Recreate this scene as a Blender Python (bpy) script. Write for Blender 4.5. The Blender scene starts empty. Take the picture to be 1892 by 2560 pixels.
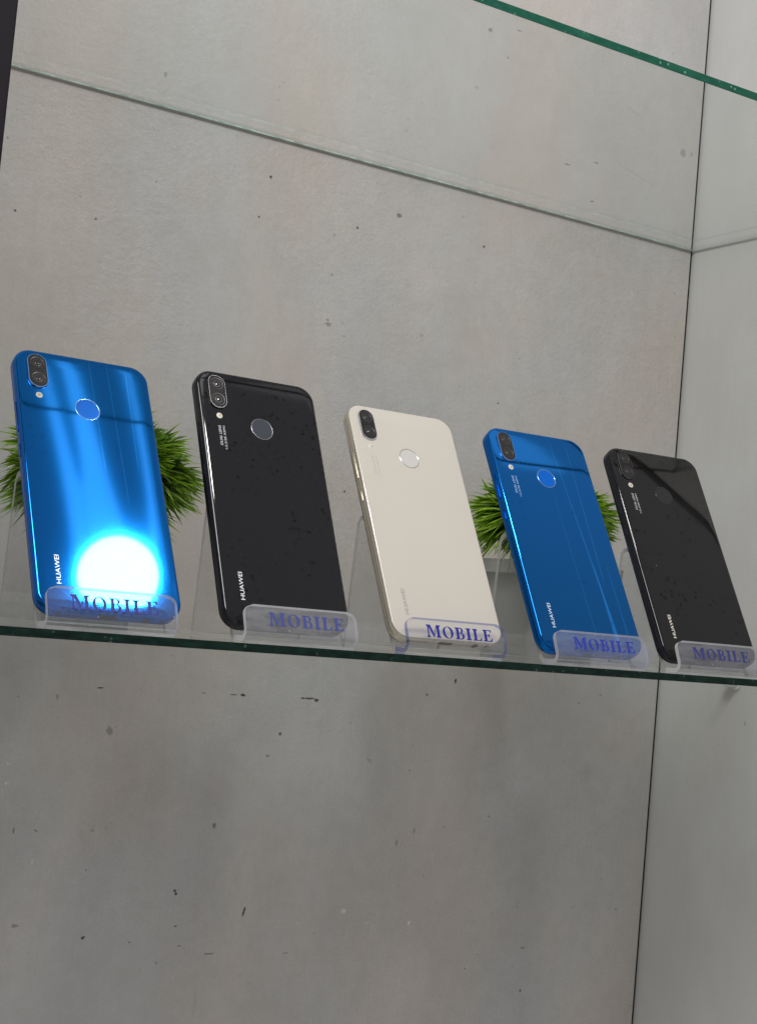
import bpy, bmesh, math, random
from mathutils import Vector, Matrix
S = 0.001            # everything is laid out in millimetres, built in metres
sc = bpy.context.scene
COL = sc.collection
rad = math.radians

WLOW, WMID, WS = .36, .38, 1.0
GLOW, HALO, BAND = 2.2, .35, .42
P_SPOT, P_SOFT = 1.5, 9.0

# ---------------------------------------------------------------- camera
YAW, PITCH, ROLL = -0.5502, 0.0645, -0.0895
CAM = Vector((-132.21, -629.57, 21.66))
Rm = Matrix.Rotation(YAW, 3, 'Z') @ Matrix.Rotation(PITCH, 3, 'X') @ Matrix.Rotation(ROLL, 3, 'Y')
right, fwd, up = Rm.col[0], Rm.col[1], Rm.col[2]
cd = bpy.data.cameras.new('camera'); cam = bpy.data.objects.new('camera', cd); COL.objects.link(cam)
cam.matrix_world = Matrix(((right.x, up.x, -fwd.x, CAM.x*S), (right.y, up.y, -fwd.y, CAM.y*S), (right.z, up.z, -fwd.z, CAM.z*S), (0, 0, 0, 1)))
cd.sensor_fit = 'VERTICAL'; cd.sensor_height = 24; cd.sensor_width = 18; cd.lens = 3726.9/2560*24
cd.clip_start = 0.01; cd.clip_end = 50
sc.camera = cam

# ---------------------------------------------------------------- view
sc.view_settings.view_transform = 'Standard'; sc.view_settings.look = 'None'
sc.view_settings.exposure = 0; sc.view_settings.gamma = 1
try: sc.view_settings.use_curve_mapping = False
except Exception: pass
sc.render.engine = 'CYCLES'
sc.cycles.max_bounces = 16; sc.cycles.transparent_max_bounces = 24; sc.cycles.glossy_bounces = 6
sc.cycles.caustics_reflective = False; sc.cycles.caustics_refractive = False

# ---------------------------------------------------------------- node helper
class NT:
    def __init__(s, tree): s.t = tree; s.n = tree.nodes; s.l = tree.links
    def put(s, sock, v):
        if isinstance(v, bpy.types.NodeSocket): s.l.new(v, sock)
        elif v is not None: sock.default_value = v
    def node(s, typ, **kw):
        n = s.n.new(typ)
        for k, v in kw.items(): setattr(n, k, v)
        return n
    def m(s, op, a, b=None, c=None, clamp=False):
        n = s.node('ShaderNodeMath', operation=op); n.use_clamp = clamp
        s.put(n.inputs[0], a); s.put(n.inputs[1], b); s.put(n.inputs[2], c); return n.outputs[0]
    def step(s, x, a, b, lo=0.0, hi=1.0):
        n = s.node('ShaderNodeMapRange', interpolation_type='SMOOTHSTEP')
        s.put(n.inputs[0], x)
        if a <= b: n.inputs[1].default_value = a; n.inputs[2].default_value = b; n.inputs[3].default_value = lo; n.inputs[4].default_value = hi
        else: n.inputs[1].default_value = b; n.inputs[2].default_value = a; n.inputs[3].default_value = hi; n.inputs[4].default_value = lo
        return n.outputs[0]
    def mix(s, f, a, b, mode='MIX'):
        n = s.node('ShaderNodeMix', data_type='RGBA', blend_type=mode)
        s.put(n.inputs[0], f); s.put(n.inputs[6], a); s.put(n.inputs[7], b); return n.outputs[2]
    def noise(s, vec, scale, detail=3, rough=.55, out=0):
        n = s.node('ShaderNodeTexNoise'); s.put(n.inputs['Vector'], vec)
        n.inputs['Scale'].default_value = scale; n.inputs['Detail'].default_value = detail; n.inputs['Roughness'].default_value = rough
        return n.outputs[out]
    def vor(s, vec, scale, rnd=1.0):
        n = s.node('ShaderNodeTexVoronoi'); s.put(n.inputs['Vector'], vec); n.inputs['Scale'].default_value = scale
        n.inputs['Randomness'].default_value = rnd; return n
    def mapping(s, vec, loc=(0, 0, 0), rot=(0, 0, 0), scale=(1, 1, 1), typ='POINT'):
        n = s.node('ShaderNodeMapping', vector_type=typ); s.put(n.inputs[0], vec)
        n.inputs[1].default_value = loc; n.inputs[2].default_value = rot; n.inputs[3].default_value = scale; return n.outputs[0]
    def bump(s, h, strength, dist=.0005):
        n = s.node('ShaderNodeBump'); n.inputs['Strength'].default_value = strength; n.inputs['Distance'].default_value = dist
        s.put(n.inputs['Height'], h); return n.outputs[0]

def C4(c): return (c[0], c[1], c[2], 1)
def material(name):
    m = bpy.data.materials.new(name); m.use_nodes = True
    t = NT(m.node_tree)
    for n in list(t.n): t.n.remove(n)
    out = t.node('ShaderNodeOutputMaterial')
    return m, t, out
def principled(t, out, base, rough=.5, metal=0, **kw):
    b = t.node('ShaderNodeBsdfPrincipled'); t.l.new(b.outputs[0], out.inputs[0])
    t.put(b.inputs['Base Color'], C4(base) if isinstance(base, tuple) else base)
    t.put(b.inputs['Roughness'], rough); t.put(b.inputs['Metallic'], metal)
    for k, v in kw.items(): t.put(b.inputs[k.replace('_', ' ')], v)
    return b
def simple(name, base, rough=.5, metal=0, **kw):
    m, t, out = material(name); principled(t, out, base, rough, metal, **kw); return m

# ---------------------------------------------------------------- world: the lit shop around the cabinet
w = bpy.data.worlds.new('World'); sc.world = w; w.use_nodes = True
t = NT(w.node_tree)
for n in list(t.n): t.n.remove(n)
wo = t.node('ShaderNodeOutputWorld'); bg = t.node('ShaderNodeBackground'); t.l.new(bg.outputs[0], wo.inputs[0])
tc = t.node('ShaderNodeTexCoord'); sx = t.node('ShaderNodeSeparateXYZ'); t.l.new(tc.outputs['Generated'], sx.inputs[0])
X, Y, Z = sx.outputs
D = 180/math.pi
az = t.m('MULTIPLY', t.m('ARCTAN2', X, t.m('MULTIPLY', Y, -1)), D)
el = t.m('MULTIPLY', t.m('ARCSINE', Z), D)
base = t.m('ADD', t.step(el, -40, 30, WLOW, WMID), t.step(el, 66, 85, 0, .25))
base = t.m('ADD', base, t.m('MULTIPLY', t.noise(tc.outputs['Generated'], 3, 2), .12))
base = t.m('MULTIPLY', base, WS)
# added sky glow, shaped into streaks and dark tongues for the blue phone's reflection
da, de = t.m('SUBTRACT', az, 36.6), t.m('SUBTRACT', el, 56.6)
s_ = t.m('DIVIDE', t.m('SUBTRACT', t.m('MULTIPLY', da, 8.05), t.m('MULTIPLY', de, 7.65)), 77.4)
t_ = t.m('DIVIDE', t.m('ADD', t.m('MULTIPLY', da, 2.65), t.m('MULTIPLY', de, 7.1)), 77.4)
def tongue(tip, c0, c1, wd, pw, soft):
    h = t.m('MAXIMUM', t.m('DIVIDE', t.m('SUBTRACT', t_, tip), 1-tip), 0)
    hw = t.m('MULTIPLY', t.m('POWER', h, pw), wd)
    c = t.m('ADD', t.m('MULTIPLY', h, c1-c0), c0)
    d = t.m('SUBTRACT', t.m('ABSOLUTE', t.m('SUBTRACT', s_, c)), hw)
    return t.step(d, -soft, soft, 1, 0)
tg = t.m('MAXIMUM', tongue(.50, .36, .275, .075, .5, .022), tongue(.23, .80, .70, .215, .38, .013))
lb = t.m('SUBTRACT', s_, t.m('ADD', .10, t.m('MULTIPLY', t.m('SUBTRACT', 1, t_), .17)))
left = t.step(lb, -.02, .05)
rb = t.m('ADD', t.m('SUBTRACT', s_, 1.00), t.m('MAXIMUM', t.m('MULTIPLY', t.m('SUBTRACT', .28, t_), .9), 0))
rightm = t.step(rb, -.05, .03, 1, 0)
fade = t.m('MULTIPLY', t.step(t_, -.1, .02), t.step(t_, 1.04, 1.14, 1, 0))
win = t.m('MULTIPLY', t.step(s_, -.3, -.2), t.step(s_, 1.15, 1.3, 1, 0))
glow = t.m('MULTIPLY', t.m('MULTIPLY', left, rightm), t.m('SUBTRACT', 1, tg))
glow = t.m('MULTIPLY', glow, t.m('MULTIPLY', fade, win))
hs = t.m('SUBTRACT', s_, .62); ht = t.m('SUBTRACT', t_, .13)
hr = t.m('SQRT', t.m('ADD', t.m('POWER', t.m('MULTIPLY', hs, 1.0), 2), t.m('POWER', t.m('MULTIPLY', ht, 2.0), 2)))
halo = t.m('MULTIPLY', t.step(hr, .30, .75, 1, 0), t.m('MULTIPLY', left, rightm))  # extra glow added around the downlight's mirror image
tot = t.m('ADD', base, t.m('MULTIPLY', glow, GLOW)); tot = t.m('ADD', tot, t.m('MULTIPLY', halo, HALO))
pa = t.m('MULTIPLY', t.step(t.m('SUBTRACT', t.m('ADD', el, t.m('MULTIPLY', az, .867)), 103.25), -.15, .15), t.m('MULTIPLY', t.step(az, 56, 56.8), t.step(az, 62.5, 63.2, 1, 0)))  # sky patches added to give light bands on the phone backs
pb = t.m('MULTIPLY', t.step(t.m('SUBTRACT', t.m('ADD', el, t.m('MULTIPLY', az, .61)), 81.7), -.12, .12), t.m('MULTIPLY', t.m('MULTIPLY', t.step(az, 40.5, 42), t.step(az, 50.6, 51.2, 1, 0)), t.step(el, 54.0, 54.4, 1, 0)))
tot = t.m('ADD', tot, t.m('MULTIPLY', t.m('MULTIPLY', pa, t.step(el, 56, 58, 1, 0)), BAND))
tot = t.m('ADD', tot, t.m('MULTIPLY', pb, BAND))
t.put(bg.inputs[0], t.mix(t.step(el, -20, 40), (1.0, .97, .93, 1), (.97, .98, 1.0, 1)))
t.put(bg.inputs[1], tot)

# ---------------------------------------------------------------- lamps
def aim(o, loc, tgt):
    o.location = Vector(loc)*S
    o.rotation_euler = (Vector(tgt)-Vector(loc)).to_track_quat('-Z', 'Y').to_euler()
def area(name, loc, tgt, size, watts, col, shape='SQUARE', size_y=None):
    d = bpy.data.lights.new(name, 'AREA'); d.shape = shape; d.size = size*S
    if size_y: d.size_y = size_y*S
    d.energy = watts; d.color = col
    o = bpy.data.objects.new(name, d); COL.objects.link(o); aim(o, loc, tgt); return o
HOTP = Vector((131, 26, 25)); HOTR = Vector((.373, -.417, .829))
area('ceiling_downlight', HOTP+HOTR*820, HOTP, 2*41, P_SPOT, (1, .98, .95), 'DISK')
area('added_soft_light', (-230, -560, 980), (380, 250, 150), 480, P_SOFT, (1, .985, .96))  # soft lamp added at upper left to brighten the boards

MARKS = [(227, 356, 1.1, 1.8, 0, 0.5), (281, 406, 2.8, 0.7, 0, 0.2), (296, 406, 2.8, 0.5, 0, 0.15), (310, 307, 0.9, 0.8, 0, 0.8), (304, 278, 0.8, 0.7, 0, 0.7), (381, 287, 1.0, 0.8, 0, 0.7), (190, 252, 0.7, 0.6, 0, 0.7), (138, 246, 0.8, 0.6, 0, 0.8), (175, 267, 3.2, 3.0, 0, 0.15), (228, 285, 0.6, 0.5, 0, 0.6), (363, 278, 0.6, 0.6, 0, 0.6), (364, 250, 0.8, 0.7, 0, 0.5), (479, 458, 1.7, 1.5, 0, 0.6), (505, 465, 1.9, 0.5, 0, 0.6), (471, 412, 1.3, 1.0, 20, 0.45), (479, 413, 1.1, 0.4, 0, 0.3), (561, 375, 2.4, 0.6, 0, 0.7), (589, 383, 2.0, 0.5, 0, 0.7), (626, 384, 19.0, 0.5, -14, 0.35), (678, 412, 2.9, 3.3, 0, 0.5), (687, 413, 1.3, 1.5, 0, 0.5), (414, 303, 2.1, 1.4, 0, 0.6), (469, 314, 1.1, 0.9, 0, 0.4), (490, 296, 1.1, 0.9, 0, 0.7), (588, 352, 1.8, 0.5, 10, 0.7), (624, 432, 12.7, 1.0, -20, 0.25), (635, 287, 1.7, 4.1, 10, -0.35), (234, -71, 2.2, 2.5, 0, 0.5), (225, -44, 2.0, 0.4, 0, 0.8), (326, -44, 1.5, 0.7, 0, 0.9), (319, -44, 2.4, 0.4, 0, 0.7), (383, -45, 1.4, 0.8, 0, 0.9), (377, -44, 4.1, 0.6, 0, 0.8), (372, -44, 1.3, 0.5, 0, 0.9), (297, -44, 1.2, 0.4, 0, 0.6), (336, -44, 2.7, 0.4, 0, -0.3), (400, -44, 3.6, 0.6, 0, -0.3), (357, -69, 0.8, 1.0, 20, 0.8), (349, -84, 1.5, 0.8, 0, 0.5), (314, -131, 1.2, 1.5, 0, 0.6), (229, -134, 1.3, 1.1, 0, 0.4), (291, -175, 0.9, 0.9, 0, 0.8), (290, -173, 0.9, 0.8, 0, 0.8), (342, -188, 0.6, 2.8, -15, 0.9), (230, -201, 1.3, 0.9, 30, 0.8), (185, -192, 2.3, 0.9, 0, 0.5), (293, -196, 1.0, 0.5, 0, 0.7), (319, -215, 3.5, 0.4, 0, 0.6), (377, -217, 2.5, 0.4, 0, 0.5), (282, -219, 1.1, 0.5, 0, 0.5), (197, -51, 0.5, 1.5, 0, 0.6), (420, -190, 1.5, 1.7, -20, -0.7), (384, -197, 1.1, 1.2, 0, -0.5), (440, -199, 1.5, 1.0, 0, -0.5), (192, -153, 0.8, 2.2, -10, -0.5), (170, -93, 0.8, 0.7, 0, -0.7), (170, -105, 0.9, 0.9, 0, -0.7), (312, -247, 0.4, 9.2, 0, 0.3), (192, -134, 1.2, 0.5, -20, 0.6), (430, -85, 2.3, 1.1, -20, 0.4), (178, -134, 0.5, 1.5, 0, 0.6), (498, -26, 0.9, 1.6, 0, 0.8), (474, -37, 0.9, 0.7, 0, 0.7), (629, -90, 6.8, 5.9, 0, 0.22), (581, -254, 1.1, 0.9, 0, 0.6), (580, -222, 1.7, 0.6, 0, 0.6), (473, -135, 0.7, 2.3, 0, 0.5), (459, -143, 1.0, 2.3, -10, 0.45), (571, -189, 2.3, 2.7, 30, 0.2), (625, -193, 2.0, 1.5, 0, 0.2), (451, -137, 2.4, 2.3, 0, -0.2), (475, -200, 0.9, 1.7, -10, -0.8), (538, -124, 0.9, 0.6, 0, 0.6), (615, -37, 1.0, 0.6, 0, 0.6), (636, -30, 1.2, 0.9, 0, 0.5), (669, -196, 1.2, 0.8, 0, 0.5), (699, -251, 1.1, 0.6, 0, 0.6), (200, 159, 8.0, 5.1, 0, 0.12), (238, 164, 5.6, 3.9, 0, 0.12), (365, 215, 2.3, 1.3, 0, 0.5), (364, 218, 1.0, 0.6, 0, 0.6), (376, 218, 1.3, 0.8, 0, 0.3), (378, 209, 1.0, 0.8, 0, 0.4), (442, 221, 1.6, 1.3, 0, 0.35), (390, 101, 0.8, 0.7, 0, 0.7), (515, 182, 0.9, 0.7, 0, 0.6)]
POSTX = 40.0

# ---------------------------------------------------------------- object helpers
def tag(o, label=None, cat=None, group=None, kind=None):
    if label: o['label'] = label
    if cat: o['category'] = cat
    if group: o['group'] = group
    if kind: o['kind'] = kind
    return o
def empty(name, mat, label, cat, group=None):
    o = bpy.data.objects.new(name, None); COL.objects.link(o); o.empty_display_size = .01
    o.matrix_world = mat; return tag(o, label, cat, group)
def link_bm(name, bm, mats, parent=None, smooth=False, recalc=True, sharp=None):
    if recalc: bmesh.ops.recalc_face_normals(bm, faces=bm.faces)
    me = bpy.data.meshes.new(name)
    for v in bm.verts: v.co *= S
    bm.to_mesh(me); bm.free()
    for m in (mats if isinstance(mats, (list, tuple)) else [mats]): me.materials.append(m)
    if smooth:
        for p in me.polygons: p.use_smooth = True
        if sharp is not None: me.set_sharp_from_angle(angle=rad(sharp))
    o = bpy.data.objects.new(name, me); COL.objects.link(o)
    if parent: o.parent = parent
    return o
def box(bm, x0, x1, y0, y1, z0, z1, mi=0):
    vs = [bm.verts.new((x, y, z)) for x in (x0, x1) for y in (y0, y1) for z in (z0, z1)]
    fs = {}
    for k, q in dict(xm=(0, 1, 3, 2), xp=(4, 6, 7, 5), ym=(0, 4, 5, 1), yp=(2, 3, 7, 6), zm=(0, 2, 6, 4), zp=(1, 5, 7, 3)).items():
        f = bm.faces.new([vs[i] for i in q]); f.material_index = mi; fs[k] = f
    return fs
def rr(w, h, r, n=10):   # rounded rectangle outline, centred
    r = max(r, .01); pts = []
    for cx, cy, a0 in ((w/2-r, h/2-r, 0), (-w/2+r, h/2-r, 90), (-w/2+r, -h/2+r, 180), (w/2-r, -h/2+r, 270)):
        for k in range(n+1):
            a = rad(a0+90*k/n); pts.append((cx+r*math.cos(a), cy+r*math.sin(a)))
    return pts
def rings(bm, outlines, cap0=True, cap1=True, mi=0):
    """outlines: list of lists of (x,y,z) with equal length"""
    vs = [[bm.verts.new(p) for p in o] for o in outlines]
    n = len(vs[0])
    for a, b in zip(vs, vs[1:]):
        for i in range(n):
            f = bm.faces.new((a[i], a[(i+1) % n], b[(i+1) % n], b[i])); f.material_index = mi
    if cap0: f = bm.faces.new(vs[0][::-1]); f.material_index = mi
    if cap1: f = bm.faces.new(vs[-1]); f.material_index = mi
    return vs

# ---------------------------------------------------------------- materials of the setting
def wall_mat(name, base, marks, warm=(.505, .455, .42), cool=(.46, .465, .475), speck=1.0, axis='XZ', gloss=.42, grain=1.0):
    m, t, out = material(name)
    g = t.node('ShaderNodeNewGeometry'); P = g.outputs['Position']
    big = t.noise(t.mapping(P, scale=(6.5, 6.5, 4.2)), 1.3, 3, .5)
    col = t.mix(t.step(big, .38, .66), C4(warm), C4(cool))
    col = t.mix(.62, C4(base), col)
    b2 = t.noise(t.mapping(P, scale=(11, 11, 7)), 1.3, 4, .55)
    col = t.mix(1, col, t.mix(t.step(b2, .32, .72), (.95, .945, .94, 1), (1.03, 1.03, 1.03, 1)), 'MULTIPLY')
    # vertical streaks: the board's blurred reflections, painted into its colour
    st = t.noise(t.mapping(P, scale=(300, 300, 30)), 1, 3, .6)
    col = t.mix(1, col, t.mix(t.step(st, .3, .7), (.988, .988, .986, 1), (1.01, 1.01, 1.01, 1)), 'MULTIPLY')
    gr = t.noise(P, 520, 5, .7)
    col = t.mix(grain, col, t.mix(t.step(gr, .25, .75), (.95, .948, .945, 1), (1.045, 1.045, 1.045, 1)), 'MULTIPLY')
    gm = t.noise(P, 90, 4, .6)
    col = t.mix(grain, col, t.mix(t.step(gm, .3, .7), (.97, .968, .965, 1), (1.02, 1.02, 1.025, 1)), 'MULTIPLY')
    # random specks
    wob = t.node('ShaderNodeVectorMath', operation='MULTIPLY_ADD')
    t.put(wob.inputs[0], t.noise(P, 1400, 2, .5, 1)); wob.inputs[1].default_value = (.0014,)*3; t.put(wob.inputs[2], P)
    Pw = wob.outputs[0]
    for sca, th, dens, dark in ((150, .085, .72, .7), (60, .055, .66, .75), (330, .12, .80, .35)):
        v = t.vor(Pw, sca)
        dotm = t.step(v.outputs['Distance'], th*.6, th, 1, 0)
        cs = t.node('ShaderNodeSeparateColor'); t.put(cs.inputs[0], v.outputs['Color'])
        sel = t.m('GREATER_THAN', cs.outputs[0], dens)
        clus = t.step(t.noise(P, 14, 2), .46, .6)
        k = t.m('MULTIPLY', t.m('MULTIPLY', dotm, sel), t.m('MULTIPLY', clus, dark*speck))
        col = t.mix(k, col, (.07, .06, .055, 1))
    v = t.vor(Pw, 75); cs = t.node('ShaderNodeSeparateColor'); t.put(cs.inputs[0], v.outputs['Color'])
    k = t.m('MULTIPLY', t.step(v.outputs['Distance'], .05, .11, 1, 0), t.m('GREATER_THAN', cs.outputs[1], .85))
    col = t.mix(t.m('MULTIPLY', k, .35*speck), col, (.62, .6, .58, 1))
    fine = t.noise(P, 700, 4, .6); mid = t.noise(P, 230, 3, .5)
    patch = t.step(t.noise(P, 9, 2), .4, .62, .25, 1.0)
    h = t.m('MULTIPLY', t.m('ADD', t.m('MULTIPLY', fine, .5), mid), patch)
    principled(t, out, col, gloss, 0, Normal=t.bump(h, .7*grain, .0007), **{'Specular_IOR_Level': .35})
    return m

MAT = {}
MAT['wall'] = wall_mat('grey_painted_board', (.485, .464, .452), None)
MAT['side'] = wall_mat('grey_laminate', (.60, .60, .59), None,
                       warm=(.60, .595, .58), cool=(.59, .595, .60), speck=.18, axis='YZ', gloss=.4, grain=.12)
def black_mat():
    m, t, out = material('black_lacquer')
    g = t.node('ShaderNodeNewGeometry'); P = g.outputs['Position']
    v = t.vor(P, 120); cs = t.node('ShaderNodeSeparateColor'); t.put(cs.inputs[0], v.outputs['Color'])
    k = t.m('MULTIPLY', t.step(v.outputs['Distance'], .06, .12, 1, 0), t.m('GREATER_THAN', cs.outputs[0], .78))
    principled(t, out, t.mix(k, (.014, .012, .016, 1), (.35, .34, .33, 1)), .4, 0, **{'Specular_IOR_Level': .2})
    return m
MAT['black'] = black_mat()
MAT['gap'] = simple('dark_joint', (.01, .01, .01), .8)

# clear sheet: lets light straight through, mirrors more towards grazing angles
def sheet_mat(name, tint, haze=0.0, haze_col=(.8, .8, .82), rough=.0, scratch=False, refl=1.0, smudge=0.0):
    m, t, out = material(name)
    lw = t.node('ShaderNodeLayerWeight'); lw.inputs[0].default_value = .5
    f = t.m('POWER', lw.outputs['Facing'], 5.0)
    f = t.m('MULTIPLY', t.m('ADD', t.m('MULTIPLY', f, .95), .045), refl, clamp=True)
    tr = t.node('ShaderNodeBsdfTransparent'); tr.inputs[0].default_value = C4(tint)
    gl = t.node('ShaderNodeBsdfGlossy'); gl.inputs[0].default_value = (1, 1, 1, 1); gl.inputs['Roughness'].default_value = rough
    mx = t.node('ShaderNodeMixShader'); t.put(mx.inputs[0], f); t.l.new(tr.outputs[0], mx.inputs[1]); t.l.new(gl.outputs[0], mx.inputs[2])
    last = mx.outputs[0]
    if haze or smudge:
        di = t.node('ShaderNodeBsdfDiffuse'); di.inputs[0].default_value = C4(haze_col)
        tl = t.node('ShaderNodeBsdfTranslucent'); tl.inputs[0].default_value = C4(haze_col)
        ms = t.node('ShaderNodeMixShader'); ms.inputs[0].default_value = .4; t.l.new(di.outputs[0], ms.inputs[1]); t.l.new(tl.outputs[0], ms.inputs[2])
        h = haze
        tcn = t.node('ShaderNodeTexCoord'); O = tcn.outputs['Object']
        if scratch:
            n1 = t.noise(O, 380, 4, .65); n2 = t.noise(t.mapping(O, scale=(1, 4, 4)), 60, 3, .6)
            h = t.m('MULTIPLY', t.step(n2, .3, .75, .55, 1.35), haze, clamp=True)
            h = t.m('ADD', h, t.m('MULTIPLY', t.step(n1, .66, .74), .35), clamp=True)
        if smudge: h = t.m('ADD', h, t.m('MULTIPLY', t.step(t.noise(O, 9, 3), .45, .75), smudge), clamp=True)
        m2 = t.node('ShaderNodeMixShader'); t.put(m2.inputs[0], h); t.l.new(last, m2.inputs[1]); t.l.new(ms.outputs[0], m2.inputs[2]); last = m2.outputs[0]
    t.l.new(last, out.inputs[0]); return m
def edge_mat(name, c0, c1, spk, rough=.25, scale=260, spec=.15):
    m, t, out = material(name)
    g = t.node('ShaderNodeNewGeometry'); P = g.outputs['Position']
    n = t.noise(t.mapping(P, scale=(.35, 1, 1)), scale, 4, .7)
    col = t.mix(t.step(n, .35, .7), C4(c0), C4(c1))
    v = t.vor(P, 330); cs = t.node('ShaderNodeSeparateColor'); t.put(cs.inputs[0], v.outputs['Color'])
    k = t.m('MULTIPLY', t.step(v.outputs['Distance'], .1, .32, 1, 0), t.m('GREATER_THAN', cs.outputs[0], .66))
    k = t.m('MULTIPLY', k, t.step(t.noise(P, 40, 2), .36, .56))
    v2 = t.vor(P, 90); c2 = t.node('ShaderNodeSeparateColor'); t.put(c2.inputs[0], v2.outputs['Color'])
    k2 = t.m('MULTIPLY', t.step(v2.outputs['Distance'], .03, .09, 1, 0), t.m('GREATER_THAN', c2.outputs[0], .8))
    col = t.mix(t.m('MULTIPLY', t.m('MAXIMUM', t.m('MULTIPLY', k, .5), k2), .8), col, C4(spk))
    b = principled(t, out, col, rough, 0, Normal=t.bump(n, .5, .0004), **{'Specular_IOR_Level': spec})
    return m
MAT['glass'] = sheet_mat('clear_float_glass', (.955, .975, .96), smudge=.03)
MAT['glass_up'] = sheet_mat('clear_float_glass_upper', (.962, .975, .966), haze=.008, smudge=.02, haze_col=(.8, .83, .81))
MAT['edge'] = edge_mat('shaded_green_glass_edge', (.002, .010, .008), (.007, .026, .019), (.16, .22, .19))  # same glass as the upper edge, its dimmer light painted as darker green
MAT['edge_up'] = edge_mat('lit_green_glass_edge', (.009, .068, .043), (.015, .098, .064), (.4, .52, .48))  # light from above painted into the upper edge as brighter green
MAT['edge_back'] = edge_mat('ground_pale_glass_edge', (.16, .27, .22), (.55, .72, .64), (.9, .95, .92), rough=.16, spec=1.0)

def scuff_mat(name, col):
    m, t, out = material(name)
    at = t.node('ShaderNodeAttribute'); at.attribute_name = 'scuff'
    s = t.node('ShaderNodeSeparateColor'); t.put(s.inputs[0], at.outputs['Color'])
    tr = t.node('ShaderNodeBsdfTransparent'); di = t.node('ShaderNodeBsdfDiffuse'); di.inputs[0].default_value = C4(col)
    mx = t.node('ShaderNodeMixShader'); t.put(mx.inputs[0], s.outputs[0])
    t.l.new(tr.outputs[0], mx.inputs[1]); t.l.new(di.outputs[0], mx.inputs[2]); t.l.new(mx.outputs[0], out.inputs[0])
    return m
MAT['scuff_dark'] = scuff_mat('dark_scuff', (.095, .08, .07)); MAT['scuff_light'] = scuff_mat('pale_scuff', (.95, .94, .92))
def scuffs(bm, marks, put, mi_dark, mi_light, seed=1):
    """small irregular chips and smears, each a soft edged patch on the board's own surface"""
    cl = bm.loops.layers.color.new('scuff'); rnd = random.Random(seed)
    for (mx, mz, rx, rz, ang, d) in marks:
        n = 14; ph = [rnd.uniform(.72, 1.3) for _ in range(n)]
        rx = rx*1.05+.06; rz = rz*1.05+.06
        ca, sa = math.cos(rad(ang)), math.sin(rad(ang))
        def P(f, k):
            a = 2*math.pi*k/n; x, z = rx*f*ph[k]*math.cos(a), rz*f*ph[k]*math.sin(a)
            return put(mx+x*ca-z*sa, mz+x*sa+z*ca)
        soft = abs(d) < .3
        c = bm.verts.new(put(mx, mz)); A = [bm.verts.new(P(.35 if soft else .75, k)) for k in range(n)]; B = [bm.verts.new(P(1.35 if soft else 1.2, k)) for k in range(n)]
        mi = mi_dark if d > 0 else mi_light; al = min(1, abs(d)*1.05)
        for k in range(n):
            q = (k+1) % n
            f = bm.faces.new((c, A[k], A[q])); f.material_index = mi
            for lp in f.loops: lp[cl] = (al, 0, 0, 1)
            f = bm.faces.new((A[k], B[k], B[q], A[q])); f.material_index = mi
            for lp in f.loops: lp[cl] = ((al if lp.vert in (A[k], A[q]) else 0), 0, 0, 1)

MAT['edge_side'] = simple('grey_ground_edge', (.14, .15, .145), .4)
# ---------------------------------------------------------------- setting
XR, YW, HU = 697.0, 269.5, 333.8
bm = bmesh.new(); box(bm, -260, XR-2.7, YW, YW+18, -420, 900)
scuffs(bm, MARKS, lambda a, b: (a, YW-.12, b), 1, 2)
tag(link_bm('wall_back', bm, [MAT['wall'], MAT['scuff_dark'], MAT['scuff_light']], recalc=False), 'grey painted back board of the display cabinet, speckled and scuffed', 'wall', kind='structure')
bm = bmesh.new(); box(bm, XR, XR+18, -24, YW+30, -420, 900)
scuffs(bm, [(173, 408, 7, 1.6, -12, .22), (148, -29, 1.2, .8, 0, .5), (175, -39, .7, 1.8, 0, .5), (200, -58, .6, .6, 0, .4)], lambda a, b: (XR-.12, a, b), 1, 2)
tag(link_bm('wall_right', bm, [MAT['side'], MAT['scuff_dark'], MAT['scuff_light']], recalc=False), 'smooth light grey side board of the cabinet at the right', 'wall', kind='structure')
bm = bmesh.new(); box(bm, XR-2.65, XR-.05, YW+1.2, YW+14, -420, 900)
tag(link_bm('wall_joint', bm, MAT['gap']), 'dark joint between the back board and the side board', 'joint', kind='structure')
# black front trim of the cabinet
bm = bmesh.new(); box(bm, XR-.6, XR+22, -31, -24.2, -420, 900)
bmesh.ops.bevel(bm, geom=list(bm.edges), offset=1.2, segments=2, affect='EDGES')
tag(link_bm('cabinet_post', bm, MAT['black']), 'black upright trim on the front edge of the right side board', 'post', 'upright trims of the cabinet front')
bm = bmesh.new(); box(bm, -40, POSTX, -31, -24.2, -420, 900)
bmesh.ops.bevel(bm, geom=list(bm.edges), offset=1.0, segments=2, affect='EDGES')
tag(link_bm('cabinet_post', bm, MAT['black']), 'black upright post with pale specks at the top left corner of the photo', 'post', 'upright trims of the cabinet front')

def shelf(name, y0, y1, z0, z1, x0, x1, mg, mef, meb, label):
    bm = bmesh.new(); fs = box(bm, x0, x1, y0, y1, z0, z1)
    fs['ym'].material_index = 1
    al = lambda e, c: abs(e.verts[0].co[c]-e.verts[1].co[c]) > 1
    mid = lambda e, c: (e.verts[0].co[c]+e.verts[1].co[c])/2
    bmesh.ops.bevel(bm, geom=[e for e in bm.edges if al(e, 0) and mid(e, 1) < y0+1], offset=.2, segments=1, affect='EDGES', material=1)
    bmesh.ops.bevel(bm, geom=[e for e in bm.edges if al(e, 0) and mid(e, 1) > y1-.1 and mid(e, 2) < z0+.1], offset=1.5, segments=1, affect='EDGES', material=2)
    bmesh.ops.bevel(bm, geom=[e for e in bm.edges if al(e, 1) and mid(e, 0) > x1-.1 and mid(e, 2) < z0+.1], offset=.7, segments=1, affect='EDGES', material=3)
    return tag(link_bm(name, bm, [mg, mef, meb, MAT['edge_side']]), label, 'shelf', 'glass shelves of the cabinet')
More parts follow.
